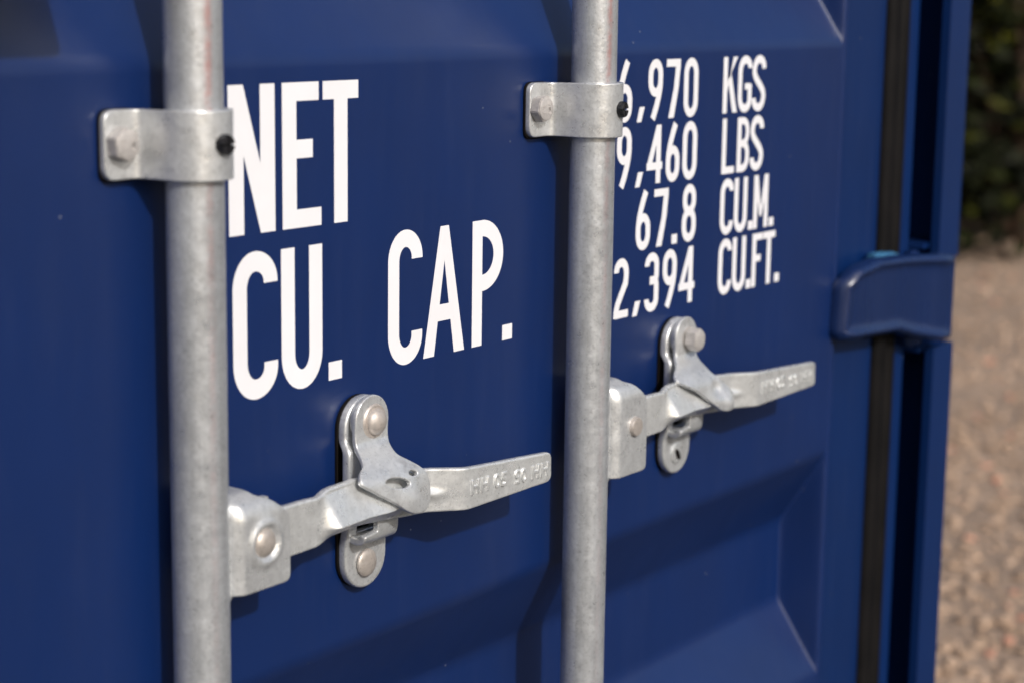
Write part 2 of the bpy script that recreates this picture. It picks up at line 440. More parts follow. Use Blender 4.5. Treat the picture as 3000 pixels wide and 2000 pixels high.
D0 = 0.049
def crease(v, r, n=4): return [v + r * k / n for k in range(-n, n + 1)]
PER = 0.6835
z_edges = []
for k in range(-2, 3):
    o = 0.817 + PER * k
    z_edges.append((o - .247, o - .167, o - .081, o))     # out, in, in, out (bottom to top)
DZ0, DZ1 = 0.16, 2.52
def prof_z(z):
    for a, b, c, d in z_edges:
        if a <= z <= d:
            if z < b: return D0 * (z - a) / (b - a)
            if z <= c: return D0
            return D0 * (d - z) / (d - c)
    return 0
CH = []
def prof_c(x):
    for a, b, c, d in CH:
        if a <= x <= d:
            if x < b: return D0 * (x - a) / (b - a)
            if x <= c: return D0
            return D0 * (d - x) / (d - c)
    return 0
def panel_grid(x0, x1, mL, mR, chans):
    def pc(x):
        for a, b, c, d in chans:
            if a <= x <= d:
                if x < b: return D0 * (x - a) / (b - a)
                if x <= c: return D0
                return D0 * (d - x) / (d - c)
        return 0
    def pm(x):
        return max(0, min(D0, (x - mL) / .008 * D0, (mR - x) / .008 * D0))
    def sm(fn, v, w): return sum(fn(v + w * k / 3) for k in range(-3, 4)) / 7
    def smax(a, b):
        k = .007; h = max(k - abs(a - b), 0) / k; return max(a, b) + h * h * k * .25
    def smin(a, b): return -smax(-a, -b)
    xs = set([x0, x1]); zs = set([DZ0, DZ1])
    for v in (mL, mR):
        q = mL - .003 if v == mL else mR - .011
        xs.update(q + .014 * k / 22 for k in range(23))
    for c in chans:
        for v in c: xs.update(crease(v, .005, 4))
    x = x0
    while x < x1: xs.add(x); x += .02
    for q in z_edges:
        for v in q:
            zs.update(crease(v, .008, 5))
        for a, b in ((q[0], q[1]), (q[2], q[3])):
            for k in range(1, 90): zs.add(a + (b - a) * k / 90)
    z = DZ0
    while z < DZ1: zs.add(z); z += .03
    def clean(s, lo, hi):
        out = []
        for v in sorted(q for q in s if lo - 1e-9 <= q <= hi + 1e-9):
            if not out or v - out[-1] > 4e-4: out.append(v)
        return out
    xs = clean(xs, x0, x1); zs = clean(zs, DZ0, DZ1)
    PZ = {z: sm(prof_z, z, .006) for z in zs}
    PX = {x: (sm(pc, x, .003), sm(pm, x, .0018)) for x in xs}
    bm = bmesh.new()
    g = [[bm.verts.new((x, max(0.0, smin(PZ[z], PX[x][1])), z)) for z in zs] for x in xs]
    for i in range(len(xs) - 1):
        for j in range(len(zs) - 1): bm.faces.new((g[i][j], g[i][j + 1], g[i + 1][j + 1], g[i + 1][j]))
    # folded rim so that the sheet has thickness
    edge = [g[i][0] for i in range(len(xs))], [g[i][-1] for i in range(len(xs))], g[0], g[-1]
    for row, fl in zip(edge, (0, 1, 1, 0)):
        back = [bm.verts.new((v.co.x, 0.056, v.co.z)) for v in row]
        for i in range(len(row) - 1):
            f = (row[i], row[i + 1], back[i + 1], back[i])
            bm.faces.new(f if fl else f[::-1])
    return bm
FX0, FX1 = 0.640, 1.868
door = from_bm('door', panel_grid(FX0, FX1, 0.700, 1.865, CH), M['paint'], SHIP, recalc=False, sharp=60)
# welded edge member of the door, set slightly back, with its weld bead
bm = bmesh.new(); box(bm, 1.8755, 1.980, 0.006, 0.06, DZ0, DZ1)
from_bm('door_edge_frame', bm, M['paint_frame'], door, bevel=.004, seg=3)
bm = bmesh.new()
nz_ = 700
prev = None
for i in range(nz_ + 1):
    z = DZ0 + (DZ1 - DZ0) * i / nz_; r = .0052 + .0007 * sin(z * 900) * .5 + .0006 * vnoise(z * 60, 0)
    ring = [bm.verts.new((1.871 + r * cos(a), .0035 - r * sin(a) * .8, z)) for a in [pi * k / 8 - pi * .05 for k in range(10)]]
    if prev:
        for k in range(9): bm.faces.new((prev[k], prev[k + 1], ring[k + 1], ring[k]))
    prev = ring
from_bm('weld_bead', bm, M['paint'], door)
# second door leaf, out of the picture to the left
bm = panel_grid(-0.62, 0.610, -0.58, 0.56, [])
from_bm('door', bm, M['paint'], SHIP, recalc=False, sharp=60)
bm = bmesh.new(); box(bm, .613, .637, .004, .06, DZ0, DZ1)
from_bm('door_gasket', bm, M['rubber'], SHIP, bevel=.003)
# unseen block above the frame, added to shade the upper left of the door
bm = plate_mesh([round_poly([(.655, 1.3040), (.7870, 1.3040), (.7870, 1.40), (.655, 1.40)], .010)], .064, .006, (None, None), lambda u, v, w: (u, -.0300 - w, v))
from_bm('shadow_block', bm, M['black'], door, label='unseen block above the upper left of the view, added to cast a shadow')

# hinge-side seal: two ribs
bm = bmesh.new()
sp = [(1.9815, .03), (1.9815, .004), (1.984, -.001), (1.990, -.0035), (1.998, -.004), (2.004, -.001), (2.008, .004), (2.012, -.000), (2.018, -.003), (2.026, -.002), (2.031, .003), (2.033, .03)]
prev = None
for i in range(61):
    z = .12 + 2.42 * i / 60; wob = .0008 * vnoise(z * 9, 4)
    row = [bm.verts.new((x + wob, y + wob, z)) for x, y in sp]
    if prev:
        for k in range(len(sp) - 1): bm.faces.new((prev[k], prev[k + 1], row[k + 1], row[k]))
    prev = row
from_bm('door_gasket', bm, M['seal'], SHIP, sharp=50)

# corner post: inner lip, deep groove, proud outer flange
bm = bmesh.new()
pp = [(2.034, .05), (2.034, .006), (2.036, .003), (2.056, .001), (2.0595, .003), (2.0605, .070), (2.062, .080), (2.1250, .080), (2.1262, .078)]
prev = None
for z in (0.0, 2.59):
    row = [bm.verts.new((x, y, z)) for x, y in pp]
    if prev:
        for k in range(len(pp) - 1): bm.faces.new((prev[k], prev[k + 1], row[k + 1], row[k]))
    prev = row
box(bm, 2.1265, 2.1330, -.0165, .16, 0.0, 2.59)
post = from_bm('corner_post', bm, M['paint_frame'], SHIP, sharp=30)
def flange(z0, z1):
    bm = bmesh.new(); box(bm, 2.0775, 2.1330, -.027, -.0170, z0, z1)
    return from_bm('outer_flange', bm, M['paint_frame'], post, bevel=.004, seg=4)
flange(0.0, .905); flange(1.006, 2.59)
for zz in (1.019, .9005):
    bm = bmesh.new(); box(bm, 2.0625, 2.1245, -.014, .066, zz, zz + .006)
    from_bm('stiffener', bm, M['paint_frame'], post, bevel=.0015)
# side wall running back, roof rail, floor rail, lower sill and header
bm = bmesh.new()
prev = None; y = .16; k = 0
row_y = []
while y < 12.0:
    row_y += [(2.112, y), (2.112, y + .072), (2.076, y + .140), (2.076, y + .210)]; y += .278
for (x, yy) in row_y:
    row = [bm.verts.new((x, yy, .15)), bm.verts.new((x, yy, 2.47))]
    if prev: bm.faces.new((prev[0], row[0], row[1], prev[1]))
    prev = row
from_bm('side_wall', bm, M['paint'], SHIP, smooth=False)
bm = bmesh.new(); box(bm, 2.06, 2.134, .165, 12.1, 2.472, 2.59); from_bm('roof_rail', bm, M['paint_frame'], SHIP, bevel=.004)
bm = bmesh.new(); box(bm, 2.06, 2.134, .165, 12.1, .02, .148); from_bm('floor_rail', bm, M['paint_frame'], SHIP, bevel=.004)
bm = bmesh.new(); box(bm, -.72, 2.032, .008, .16, 0.0, .152); from_bm('door_sill', bm, M['paint_frame'], SHIP, bevel=.004)
bm = bmesh.new(); box(bm, -.72, 2.032, .008, .16, 2.53, 2.59); from_bm('door_header', bm, M['paint_frame'], SHIP, bevel=.004)
bm = bmesh.new(); box(bm, -.70, 2.058, .17, 12.1, 2.56, 2.575); from_bm('roof', bm, M['paint'], SHIP)
bm = bmesh.new(); box(bm, -.72, -.645, -.02, .16, .154, 2.528); from_bm('corner_post', bm, M['paint_frame'], SHIP, bevel=.006)
bm = bmesh.new(); box(bm, -.71, -.66, .165, 12.1, .02, 2.555); from_bm('side_wall', bm, M['paint'], SHIP)
bm = bmesh.new(); box(bm, -.655, 2.055, .165, 12.1, .1, .14); from_bm('floor', bm, M['rubber'], SHIP)

# hinge blade over the seal, with a raised forged rim
hinge_prof = [(1.858, .002), (1.868, -.010), (1.900, -.013), (1.985, -.014), (2.030, -.020), (2.062, -.031), (2.098, -.034)]
out = [(1.860, .948), (1.866, .940), (1.905, .9385), (1.95, .936), (1.985, .934), (2.02, .9245), (2.06, .916), (2.095, .9135), (2.096, 1.0110), (2.06, 1.0155), (2.0, 1.0195), (1.93, 1.0225), (1.885, 1.017), (1.864, 1.002)]
outr = round_poly(out, .008, 4)
def seg_dist(px, pz, poly):
    best = 9
    for i in range(len(poly)):
        ax, az = poly[i - 1]; bx, bz = poly[i]; dx, dz = bx - ax, bz - az; L = dx * dx + dz * dz
        t = 0 if L == 0 else max(0, min(1, ((px - ax) * dx + (pz - az) * dz) / L))
        best = min(best, sqrt((px - ax - t * dx) ** 2 + (pz - az - t * dz) ** 2))
    return best
def hinge_map(u, v, w):
    y = smooth_tab(hinge_prof, u, .012)
    if w > 0:
        d = seg_dist(u, v, out)
        rim = .0045 if u < 2.07 else .0045 * max(0, 1 - (u - 2.07) / .03)
        y -= 1.25 * rim * math.exp(-((d - .0065) / .0048) ** 2)
    return (u, y - w, v)
hinge = from_bm('hinge', plate_mesh([outr], .014, .004, (.004, .004), hinge_map), M['paint_glossy'], SHIP, sharp=70)
bm = bmesh.new(); lathe(bm, [(0, -.051), (.0135, -.051), (.015, -.049), (.015, .049), (.0135, .051), (0, .051)], (2.052, -.006, .963), Vector((0, 0, 1)))
from_bm('knuckle', bm, M['paint_glossy'], hinge)
bm = bmesh.new(); lathe(bm, [(0, -.055), (.006, -.055), (.0075, -.0535), (.0075, .0535), (.006, .055), (0, .055)], (2.052, -.006, .963), Vector((0, 0, 1)))
from_bm('pin', bm, M['paint_frame'], hinge)
# bit of light blue undercoat / plastic shim showing above the blade
bm = bmesh.new()
pts = []
for i in range(22):
    t = i / 21; pts.append((1.945 + .060 * t, 1.0215 - .004 * t + .0060 * (0.6 + .5 * vnoise(t * 9, 2)) * (1 - .3 * (t > .85))))
poly = [(1.946, 1.015), ] + pts + [(2.004, 1.011)]
bm = plate_mesh([poly], .010, .001, (None, None), lambda u, v, w: (u, -.0055 - w, v))
from_bm('plastic_shim', bm, M['lightblue'], hinge, label='light blue sliver on top of the hinge')

# ------------------------------------------------------------------ lock rods
RR = 0.0187
RODS = [0.8885, 1.3475]
HX = [0.8945, 1.3560]
RY = -0.031
rods = []
for x in RODS:
    bm = bmesh.new()
    n = 64; prev = None
    zs = [.05, .06] + [.1 + .1 * k for k in range(25)]
    for z in zs:
        ring = [bm.verts.new((RR * cos(2 * pi * i / n), RR * sin(2 * pi * i / n), z)) for i in range(n)]
        if prev:
            for i in range(n): bm.faces.new((prev[i], prev[(i + 1) % n], ring[(i + 1) % n], ring[i]))
        else: bm.faces.new(ring[::-1])
        prev = ring
    bm.faces.new(prev)
    me = bpy.data.meshes.new('lock_rod'); bm.to_mesh(me); bm.free()
    o = link_mesh('lock_rod', me, M['pipe'], SHIP)
    o.location = Vector((x, RY, 0)) - PLACE['shipping_container']
    PLACE[o.name] = Vector((x, RY, 0))
    rods.append(o)
rods[0]['label'] = 'left galvanised lock rod, out of focus, beside the word NET'
rods[1]['label'] = 'right galvanised lock rod with a faint red line, in focus'

# ------------------------------------------------------------------ rod brackets
def hexbolt(parent, c, r=.0115, h=.0085, rotdeg=8, markings=True, washer=True, nm='bolt', m='bolt'):
    bm = bmesh.new()
    v0 = []
    a0 = radians(rotdeg)
    def ring(rr, hh, n, off=0):
        return [bm.verts.new((c[0] + rr * cos(a0 + off + 2 * pi * i / n), c[1] - hh, c[2] + rr * sin(a0 + off + 2 * pi * i / n))) for i in range(n)]
    A = ring(r, 0, 6); B = ring(r, h, 6)
    bm.faces.new(A)
    for i in range(6): bm.faces.new((A[i], A[(i + 1) % 6], B[(i + 1) % 6], B[i]))
    bm.faces.new(B[::-1])
    bmesh.ops.recalc_face_normals(bm, faces=bm.faces)
    es = [e for e in bm.edges]
    bmesh.ops.bevel(bm, geom=es, offset=.0006, segments=2, affect='EDGES')
    # chamfered crown disc
    lathe(bm, [(r * .84, h - .0005), (r * .84, h + .0004), (r * .78, h + .0008), (0, h + .0008)], c, n=36)
    o = from_bm(nm, bm, M[m], parent, recalc=True)
    if markings:
        for s, dz, sz in (('8.8', -.0042, .0052), ('SMS', .0042, .0052)):
            b2 = text_mesh(s, sz, .00022, lambda X, Y, Z: (c[0] - (Y * 1 + dz) * -1, c[1] - h - .0008 - Z, c[2] - X), .00005)
            # letters run down the head, as stamped
            from_bm('stamped_marking', b2, M[m], o)
    return o
def rivet(parent, c, r, h, m='rivet', collar=0, label=None, nm='rivet', flat=False):
    bm = bmesh.new()
    pr = []
    if collar: pr += [(collar, -.0005), (collar, .0010), (collar - .0012, .0022), (r * .98, .0022)]
    else: pr += [(r, -.0005)]
    b = .0022 if collar else 0
    if flat: pr += [(r, b + h * .6), (r * .9, b + h * .92), (r * .7, b + h), (0, b + h * 1.0)]
    else:
        for k in range(9):
            a = pi / 2 * k / 8; pr.append((r * cos(a) if k < 8 else 0, b + h * sin(a)))
    lathe(bm, pr, c)
    return from_bm(nm, bm, M[m], parent, label)
def bracket(x0, zc, hh, foot, tilt, label, phi=10):
    pc = path_pts([(-foot, -.0046), (-.0240, -.0050), (-.0205, -.0370), (-.0135, -.0495), (-.0010, -.0538), (.0110, -.0508), (.0190, -.0435), (.0223, -.0320), (.0221, -.012), (.0221, .0015)],
                  [0, .010, .011, .007, .006, .007, .008, .008, .006, 0], 6)
    L = pc[1][-1]
    outl = round_poly([(0, -hh / 2), (L, -hh / 2), (L, hh / 2), (0, hh / 2)], [.009, 0, 0, .009], 6)
    hole = None
    def f(u, v, w):
        p, T = on_path(pc, u); nrm = Vector((T.y, -T.x)); 
        if nrm.y > 0 and u < L * .3: nrm = -nrm
        q = p + nrm * w
        return (x0 + q.x, q.y, zc + v + tilt * (u - L * .4) + .0007 * vnoise(u * 30, v * 20, 5))
    o = from_bm('rod_bracket', plate_mesh([outl], .0050, .0010, (.0025, .006), f), M['galv'], SHIP, label, sharp=60)
    # dark backing pad under the foot
    pad = plate_mesh([round_poly([(-foot - .0003, -hh / 2 - .0015), (-.024, -hh / 2 - .0015), (-.024, hh / 2 + .0005), (-foot - .0003, hh / 2 + .0005)], .008)], .0024, .0006, (None, None),
                     lambda u, v, w: (x0 + u, -.0014 - w, zc + v))
    from_bm('backing_pad', pad, M['rubber'], o)
    # black slotted plug on the curved side
    a = radians(-42); R_ = .0247
    ph = radians(phi); c = Vector((x0 + .0250 * sin(ph), RY - .0250 * cos(ph), zc + .0008))
    ax = Vector((sin(ph), -cos(ph), 0))
    bm = bmesh.new(); up = Vector((0, 0, 1)); sd = ax.cross(up)
    for qx in (-1, 1):
        for qz in (-1, 1):
            pr = []
            for k in range(9):
                t = pi / 2 * k / 8; pr.append((.0010 + .0052 * cos(t), .0010 + .0062 * sin(t)))
            lo = [c + sd * qx * (.00075) + up * qz * (.00075)] + [c + sd * qx * max(.00075, .0066 * cos(t)) + up * qz * max(.00075, .0066 * sin(t)) for t in [pi / 2 * k / 8 for k in range(9)]]
            A = [bm.verts.new(p - ax * .004) for p in lo]; B = [bm.verts.new(p + ax * .0025) for p in lo]
            Cc = [bm.verts.new(lo[0] * .12 + p * .88 + ax * .0040) for p in lo]
            for S1, S2 in ((A, B), (B, Cc)):
                for i in range(len(lo)): bm.faces.new((S1[i], S1[(i + 1) % len(lo)], S2[(i + 1) % len(lo)], S2[i]))
            bm.faces.new(A); bm.faces.new(Cc[::-1])
    lathe(bm, [(.0064, -.004), (.0064, .0006), (0, .0006)], c, ax)
    from_bm('plug_screw', bm, M['plug'], o)
    return o
b0 = bracket(RODS[0], 1.2032, .0440, .0535, 0.0, 'bracket clamping the left rod, out of focus, left of NET', 2)
hexbolt(b0, (RODS[0] - .0420, -.0071, 1.2040), rotdeg=38, r=.0112)
b1 = bracket(RODS[1], 1.2065, .0440, .0560, 0.0, 'bracket clamping the right rod, sharp, beside the numbers', 9)
hexbolt(b1, (RODS[1] - .0455, -.0071, 1.2078), rotdeg=12, r=.0112)

# ------------------------------------------------------------------ handle sets
PL = 0.1885            # retainer plate centre, from the rod
def handle_set(rx, left=True, ZH=.936):
    dx = rx
    pl = rx + (PL if left else PL - .0105)
    # ---- retainer plate with stadium outline
    zb, zt, hw = .861, 1.0075, .0238
    def stad(g, zb=zb, zt=zt):
        pts = []
        for k in range(17):
            a = pi * k / 16; pts.append((-(hw + g) * cos(a), zt - hw + (hw + g) * sin(a)))
        for k in range(17):
            a = pi * k / 16; pts.append(((hw + g) * cos(a), zb + hw - (hw + g) * sin(a)))
        return pts
    pad = from_bm('backing_pad', plate_mesh([stad(-.0002)], .0026, .0005, (None, None), lambda u, v, w: (pl + u - .0008, -.0014 - w, v)), M['rubber'], None)
    win = round_poly([(-.012, .906), (.012, .906), (.012, .928), (-.012, .928)], .003)
    def pf(u, v, w):
        # lower two thirds of the left edge bulges forward as a folded side
        k = max(0, min(1, (.976 - v) / .006)) * max(0, min(1, (-.0105 - u) / .004))
        kk = max(0, min(1, (v - .896) / .02))
        y = -.0060 - w - .0065 * k * kk
        return (pl + u - .003 * k * kk, y, v)
    plate = from_bm('retainer_plate', plate_mesh([stad(0), win], .0076, .0020, (.004, .003), pf), M['galv'], SHIP,
                    'retainer plate ' + ('behind the left handle, with domed rivets' if left else 'behind the right handle, bolted at its top'), sharp=50)
    pad.parent = plate; pad.location = -PLACE.get(plate.name)
    # ---- pressed catch under the handle
    pc = path_pts([(-.0095, .9035), (-.0180, .9015), (-.0235, .9035), (-.0248, .9095), (-.0248, .9285)], .006, 6)
    L = pc[1][-1]
    def cf(u, v, w):
        p, T = on_path(pc, u); n = Vector((T.y, -T.x)); q = p - n * w
        return (pl + v, q.x, q.y)
    xr = .0165
    outl = round_poly([(0, -.0215), (L * .46, -.0215), (L * .50, -.0075), (L, -.0075), (L, xr), (0, xr)], [0, .002, .001, .003, .005, 0])
    from_bm('handle_catch', plate_mesh([outl], .0052, .001, (.002, None), cf), M['galv'], plate)
    if left: rivet(plate, (pl - .001, -.0112, .8805), .0108, .0032, collar=0, label='domed lower rivet')
    else:
        rv = rivet(plate, (pl - .001, -.0100, .8805), .0100, .0016, m='galv', label='flat lower rivet with a dark slot in it', flat=True)
        from_bm('slot', plate_mesh([ellipse(pl - .0015, .8795, .0062, .0028, a=radians(-55))], .0012, .0003, (None, None), lambda u, v, w: (u, -.0119 - w, v)), M['rubber'], rv)
    # ---- swinging hasp, one piece of bent plate
    hx = pl - .0035
    if left: O = [(-.0195, .9905), (-.0200, .9723), (-.0240, .9654), (-.0275, .9620), (-.0350, .9593), (-.0405, .9528), (-.0194, .9402), (-.0066, .9329), (.0025, .9261), (.0117, .9220), (.0258, .9216), (.0329, .9284), (.0346, .9425), (.0319, .9504), (.0223, .9571), (.0123, .9635), (.0140, .9680), (.0170, .9740), (.0185, .9905)]
    else: O = [(-.0195, .9905), (-.0185, .9760), (-.0245, .9690), (-.0328, .9664), (-.0430, .9623), (-.0460, .9574), (-.0322, .9518), (-.0170, .9444), (-.0038, .9351), (.0117, .9245), (.0245, .9215), (.0382, .9240), (.0414, .9352), (.0327, .9428), (.0202, .9517), (.0117, .9587), (.0117, .9650), (.0170, .9748), (.0185, .9905)]
    top = [(-.0005 + .0190 * cos(pi * k / 14), .9905 + .0190 * sin(pi * k / 14)) for k in range(1, 14)]
    body = round_poly(O, [0, .005, .004, .003, .003, .004, .006, .005, .004, .005, .006, .005, .005, .004, .004, .005, .004, .005, 0], 4)
    # x below the neck shifts left as it swings out towards the viewer
    holes = []
    if left:
        holes = [ellipse(-.0024, .9472, .0128, .0036, a=radians(-10)), ellipse(.0168, .9508, .0046, .0018, a=radians(-8))]
    ytab = [(.915, -.0482), (.926, -.0468), (.940, -.0442), (.951, -.0420), (.957, -.0382), (.9625, -.0325), (.968, -.0240), (.973, -.0185), (.980, -.0172), (1.02, -.0172)]
    def hf(u, v, w):
        y = smooth_tab(ytab, v, .003)
        sl = (smooth_tab(ytab, v + .001, .003) - smooth_tab(ytab, v - .001, .003)) / .002
        n = Vector((-1, -sl * -1)); n = Vector((1, -sl)).normalized()
        # n = (ny, nz) pointing outwards (-y)
        oy, oz = -n.x, sl / sqrt(1 + sl * sl)
        curl = 0
        if u < -.018 and v < .965: curl = (u + .018) * .06       # left wing bends back towards the handle
        lobe = .0028 * math.exp(-((u - .010) ** 2 + (v - .934) ** 2) / .00016)
        if not left: lobe += .0055 * math.exp(-((u - .027) ** 2 / .00010 + (v - .930) ** 2 / .00012)) - .0035 * math.exp(-((u - .012) ** 2 / .00004 + (v - .944) ** 2 / .00004))
        return (hx + u, y + oy * w - curl * 1.0 - lobe, v + oz * w)
    hasp = from_bm('hasp', plate_mesh([top + body] + holes, .0036, .0008, (.0025, .0025), hf), M['galv'], SHIP,
                   'swing hasp folded over the ' + ('left handle, with an oval hole' if left else 'right handle, pinched at its tip'), sharp=60)
    if left: rivet(hasp, (hx + .002, -.0180, .9895), .0102, .0065, collar=.0132, label='large domed pivot rivet')
    else:
        rivet(hasp, (hx + .003, -.0180, .9890), .0118, .0012, m='bolt', nm='washer', flat=True)
        hexbolt(hasp, (hx + .003, -.0205, .9890), r=.0108, h=.0105, rotdeg=20, markings=False)
    # small spacer ring between plate and hasp
    bm = bmesh.new(); lathe(bm, [(.0165, 0), (.0165, .0042), (.015, .0046), (0, .0046)], (hx, -.0112, .9905)); from_bm('spacer', bm, M['galv'], hasp)
    # ---- the handle: a pressed bar, bent in plan
    if left:
        ctab = [(.045, -.0390), (.098, -.0385), (.115, -.0345), (.150, -.0290), (.182, -.0295), (.226, -.0355), (.2560, -.0500), (.366, -.0545)]
        dtab = [(.100, 0), (.226, -.004), (.2575, -.0065), (.366, -.0085)]; xe = .363; kx = .2570
    else:
        ctab = [(.045, -.0390), (.098, -.0385), (.115, -.0345), (.150, -.0290), (.182, -.0295), (.228, -.0345), (.2570, -.0470), (.374, -.0500)]
        dtab = [(.100, .001), (.226, -.002), (.2575, -.0030), (.374, -.0045)]; xe = .371; kx = .2580
    ttab = [(.045, .0185), (.092, .0180), (.101, .0170), (.113, .0205), (.150, .0205), (.2, .0180), (kx, .0165), (xe, .0120)]
    btab = [(.045, -.0185), (.098, -.0180), (.113, -.0150), (.150, -.0145), (.2, -.0165), (kx, -.0165), (xe, -.0120)]
    up = []; dn = []
    x = .045
    while x < xe - .0001:
        up.append((x, smooth_tab(ttab, x, .004))); dn.append((x, smooth_tab(btab, x, .004))); x += .005
    up.append((xe, .0119)); dn.append((xe, -.0119))
    outl = dn[:-4] + round_poly([dn[-4], dn[-1], up[-1], up[-4]], [0, .0065, .0065, 0], 6)[1:-1] + up[:-4][::-1]
    def sstep(a, b, x): t = max(0, min(1, (x - a) / (b - a))); return t * t * (3 - 2 * t)
    def mf(u, v, w):
        y = smooth_tab(ctab, u, .0025)
        sl = (smooth_tab(ctab, u + .001, .0025) - smooth_tab(ctab, u - .001, .0025)) / .002
        n = Vector((sl, -1)).normalized()
        # trough: web set back, lower flange swept forward
        env = sstep(.100, .112, u) * (1 - sstep(.175, .215, u))
        cr = -.0060                       # crest line of the swept flange
        e = env * (.0125 * max(0, min(1, (.0175 - v) / (.0175 - cr))) if v > cr else .0125 * max(0, 1 - (cr - v) / .0085))
        # hollow behind a raised edge on the right of the hasp, long rib
        rib = .0034 * sstep(.180, .200, u) * (1 - sstep(.222, .248, u)) * math.exp(-((v + .0015 + (u - .2) * .03) / .0036) ** 2)
        off = w * (1 if True else 1)
        q = Vector((u, y)) + n * (off + (e + rib) * (1.0 if w > 0 else .9))
        rough = .0004 * vnoise(u * 70, v * 70, 2)
        return (dx + q.x, q.y - rough, ZH + v + smooth_tab(dtab, u, .01))
    hand = from_bm('door_handle', plate_mesh([outl], .0060, .0016, (.0022, .0015), mf), M['cast'], SHIP,
                   ('left' if left else 'right') + ' lock handle with raised HH 05 marks on its grip', sharp=75)
    # raised casting marks
    mid = .3095 if left else .3140
    def on_grip(cu, X, Z, h):
        u = cu + X; y = smooth_tab(ctab, u, .0025)
        sl = (smooth_tab(ctab, u + .001, .0025) - smooth_tab(ctab, u - .001, .0025)) / .002
        n = Vector((sl, -1)).normalized(); q = Vector((u, y)) + n * (.0029 + h)
        return (dx + q.x, q.y, ZH + Z + smooth_tab(dtab, u, .01))
    cols = [(mid - .0275, 1), (mid + .0265, -1)]
    for cu, sg in cols:
        b2 = text_mesh('HH 05', .0150, .0006, lambda X, Y, Z: on_grip(cu, X * sg * 1.0, Y * sg, Z), -.0001, .0007)
        from_bm('embossed_mark', b2, M['cast'], hand, label='raised characters HH 05' + ('' if sg > 0 else ', upside down'))
    # ---- hub: folded saddle welded to the rod
    zc = ZH - .003 if left else ZH - .0045
    lo_, hi_ = (-.029, .0225) if left else (-.0385, .0300)
    pc = path_pts([(-.0460, lo_), (-.0460, hi_), (-.0430, hi_ + .0075), (-.0330, hi_ + .0125), (-.0120, hi_ + .0135)], [0, .0025, .003, .004, 0], 6)
    L = pc[1][-1]; H1 = hi_ - lo_
    wr = .0625 if left else .0605
    xl = .0105
    def bf(u, v, w):
        p, T = on_path(pc, u); n = Vector((-T.y, T.x)); q = p + n * w
        y = q.x
        # left part sweeps back on to the pipe
        k = max(0, (.0185 - v) / .008); y += .0065 * min(1, k) ** 1.6
        if left:
            d = sqrt((v - .0375) ** 2 + (u - (-lo_ + .003)) ** 2)
            y -= .0022 * math.exp(-((d - .0135) / .0030) ** 2); y += .0012 * (d < .0115)
        return (dx + v, y, zc + q.y)
    outl = round_poly([(0, xl), (0, wr), (H1 * .88, wr), (H1 * .96, wr - .003), (H1 + .006, wr - .013), (H1 + .014, wr - .026), (L, wr - .028), (L, xl)], [.002, .006, .002, .002, .003, .004, 0, 0], 5)
    hub = from_bm('handle_hub', plate_mesh([outl], .0050, .0013, (.002, .0025), bf), M['galv'], SHIP,
                  'folded saddle welded to the ' + ('left rod, dimpled round its rivet' if left else 'right rod, plain with a flat pin'), sharp=60)
    # rear cheek and weld
    bm = bmesh.new(); box(bm, dx + .012, dx + .058, -.0320, -.0270, zc + lo_ + .004, zc + hi_ + .006)
    from_bm('rear_cheek', bm, M['galv'], hub, bevel=.0012)
    bm = bmesh.new()
    prev = None
    for i in range(41):
        z = zc + lo_ - .004 + (H1 + .012) * i / 40; r = .0036 + .0006 * vnoise(i * .35, 1)
        r *= min(1, .25 + i / 4, .25 + (40 - i) / 4)
        ring = [bm.verts.new((dx + .0110 + r * cos(a), -.0395 - r * .75 * sin(a), z)) for a in [2 * pi * k / 12 for k in range(12)]]
        if prev:
            for k in range(12): bm.faces.new((prev[k], prev[(k + 1) % 12], ring[(k + 1) % 12], ring[k]))
        prev = ring
    from_bm('weld_bead', bm, M['galv'], hub)
    if left: rivet(hub, (dx + .0375, -.0470, ZH), .0100, .0052, label='domed pin in a dimpled ring', nm='pin')
    else: rivet(hub, (dx + .0400, -.0480, ZH - .001), .0085, .0042, flat=True, label='flat pin head', nm='pin')
handle_set(HX[0], True)
handle_set(HX[1], False)

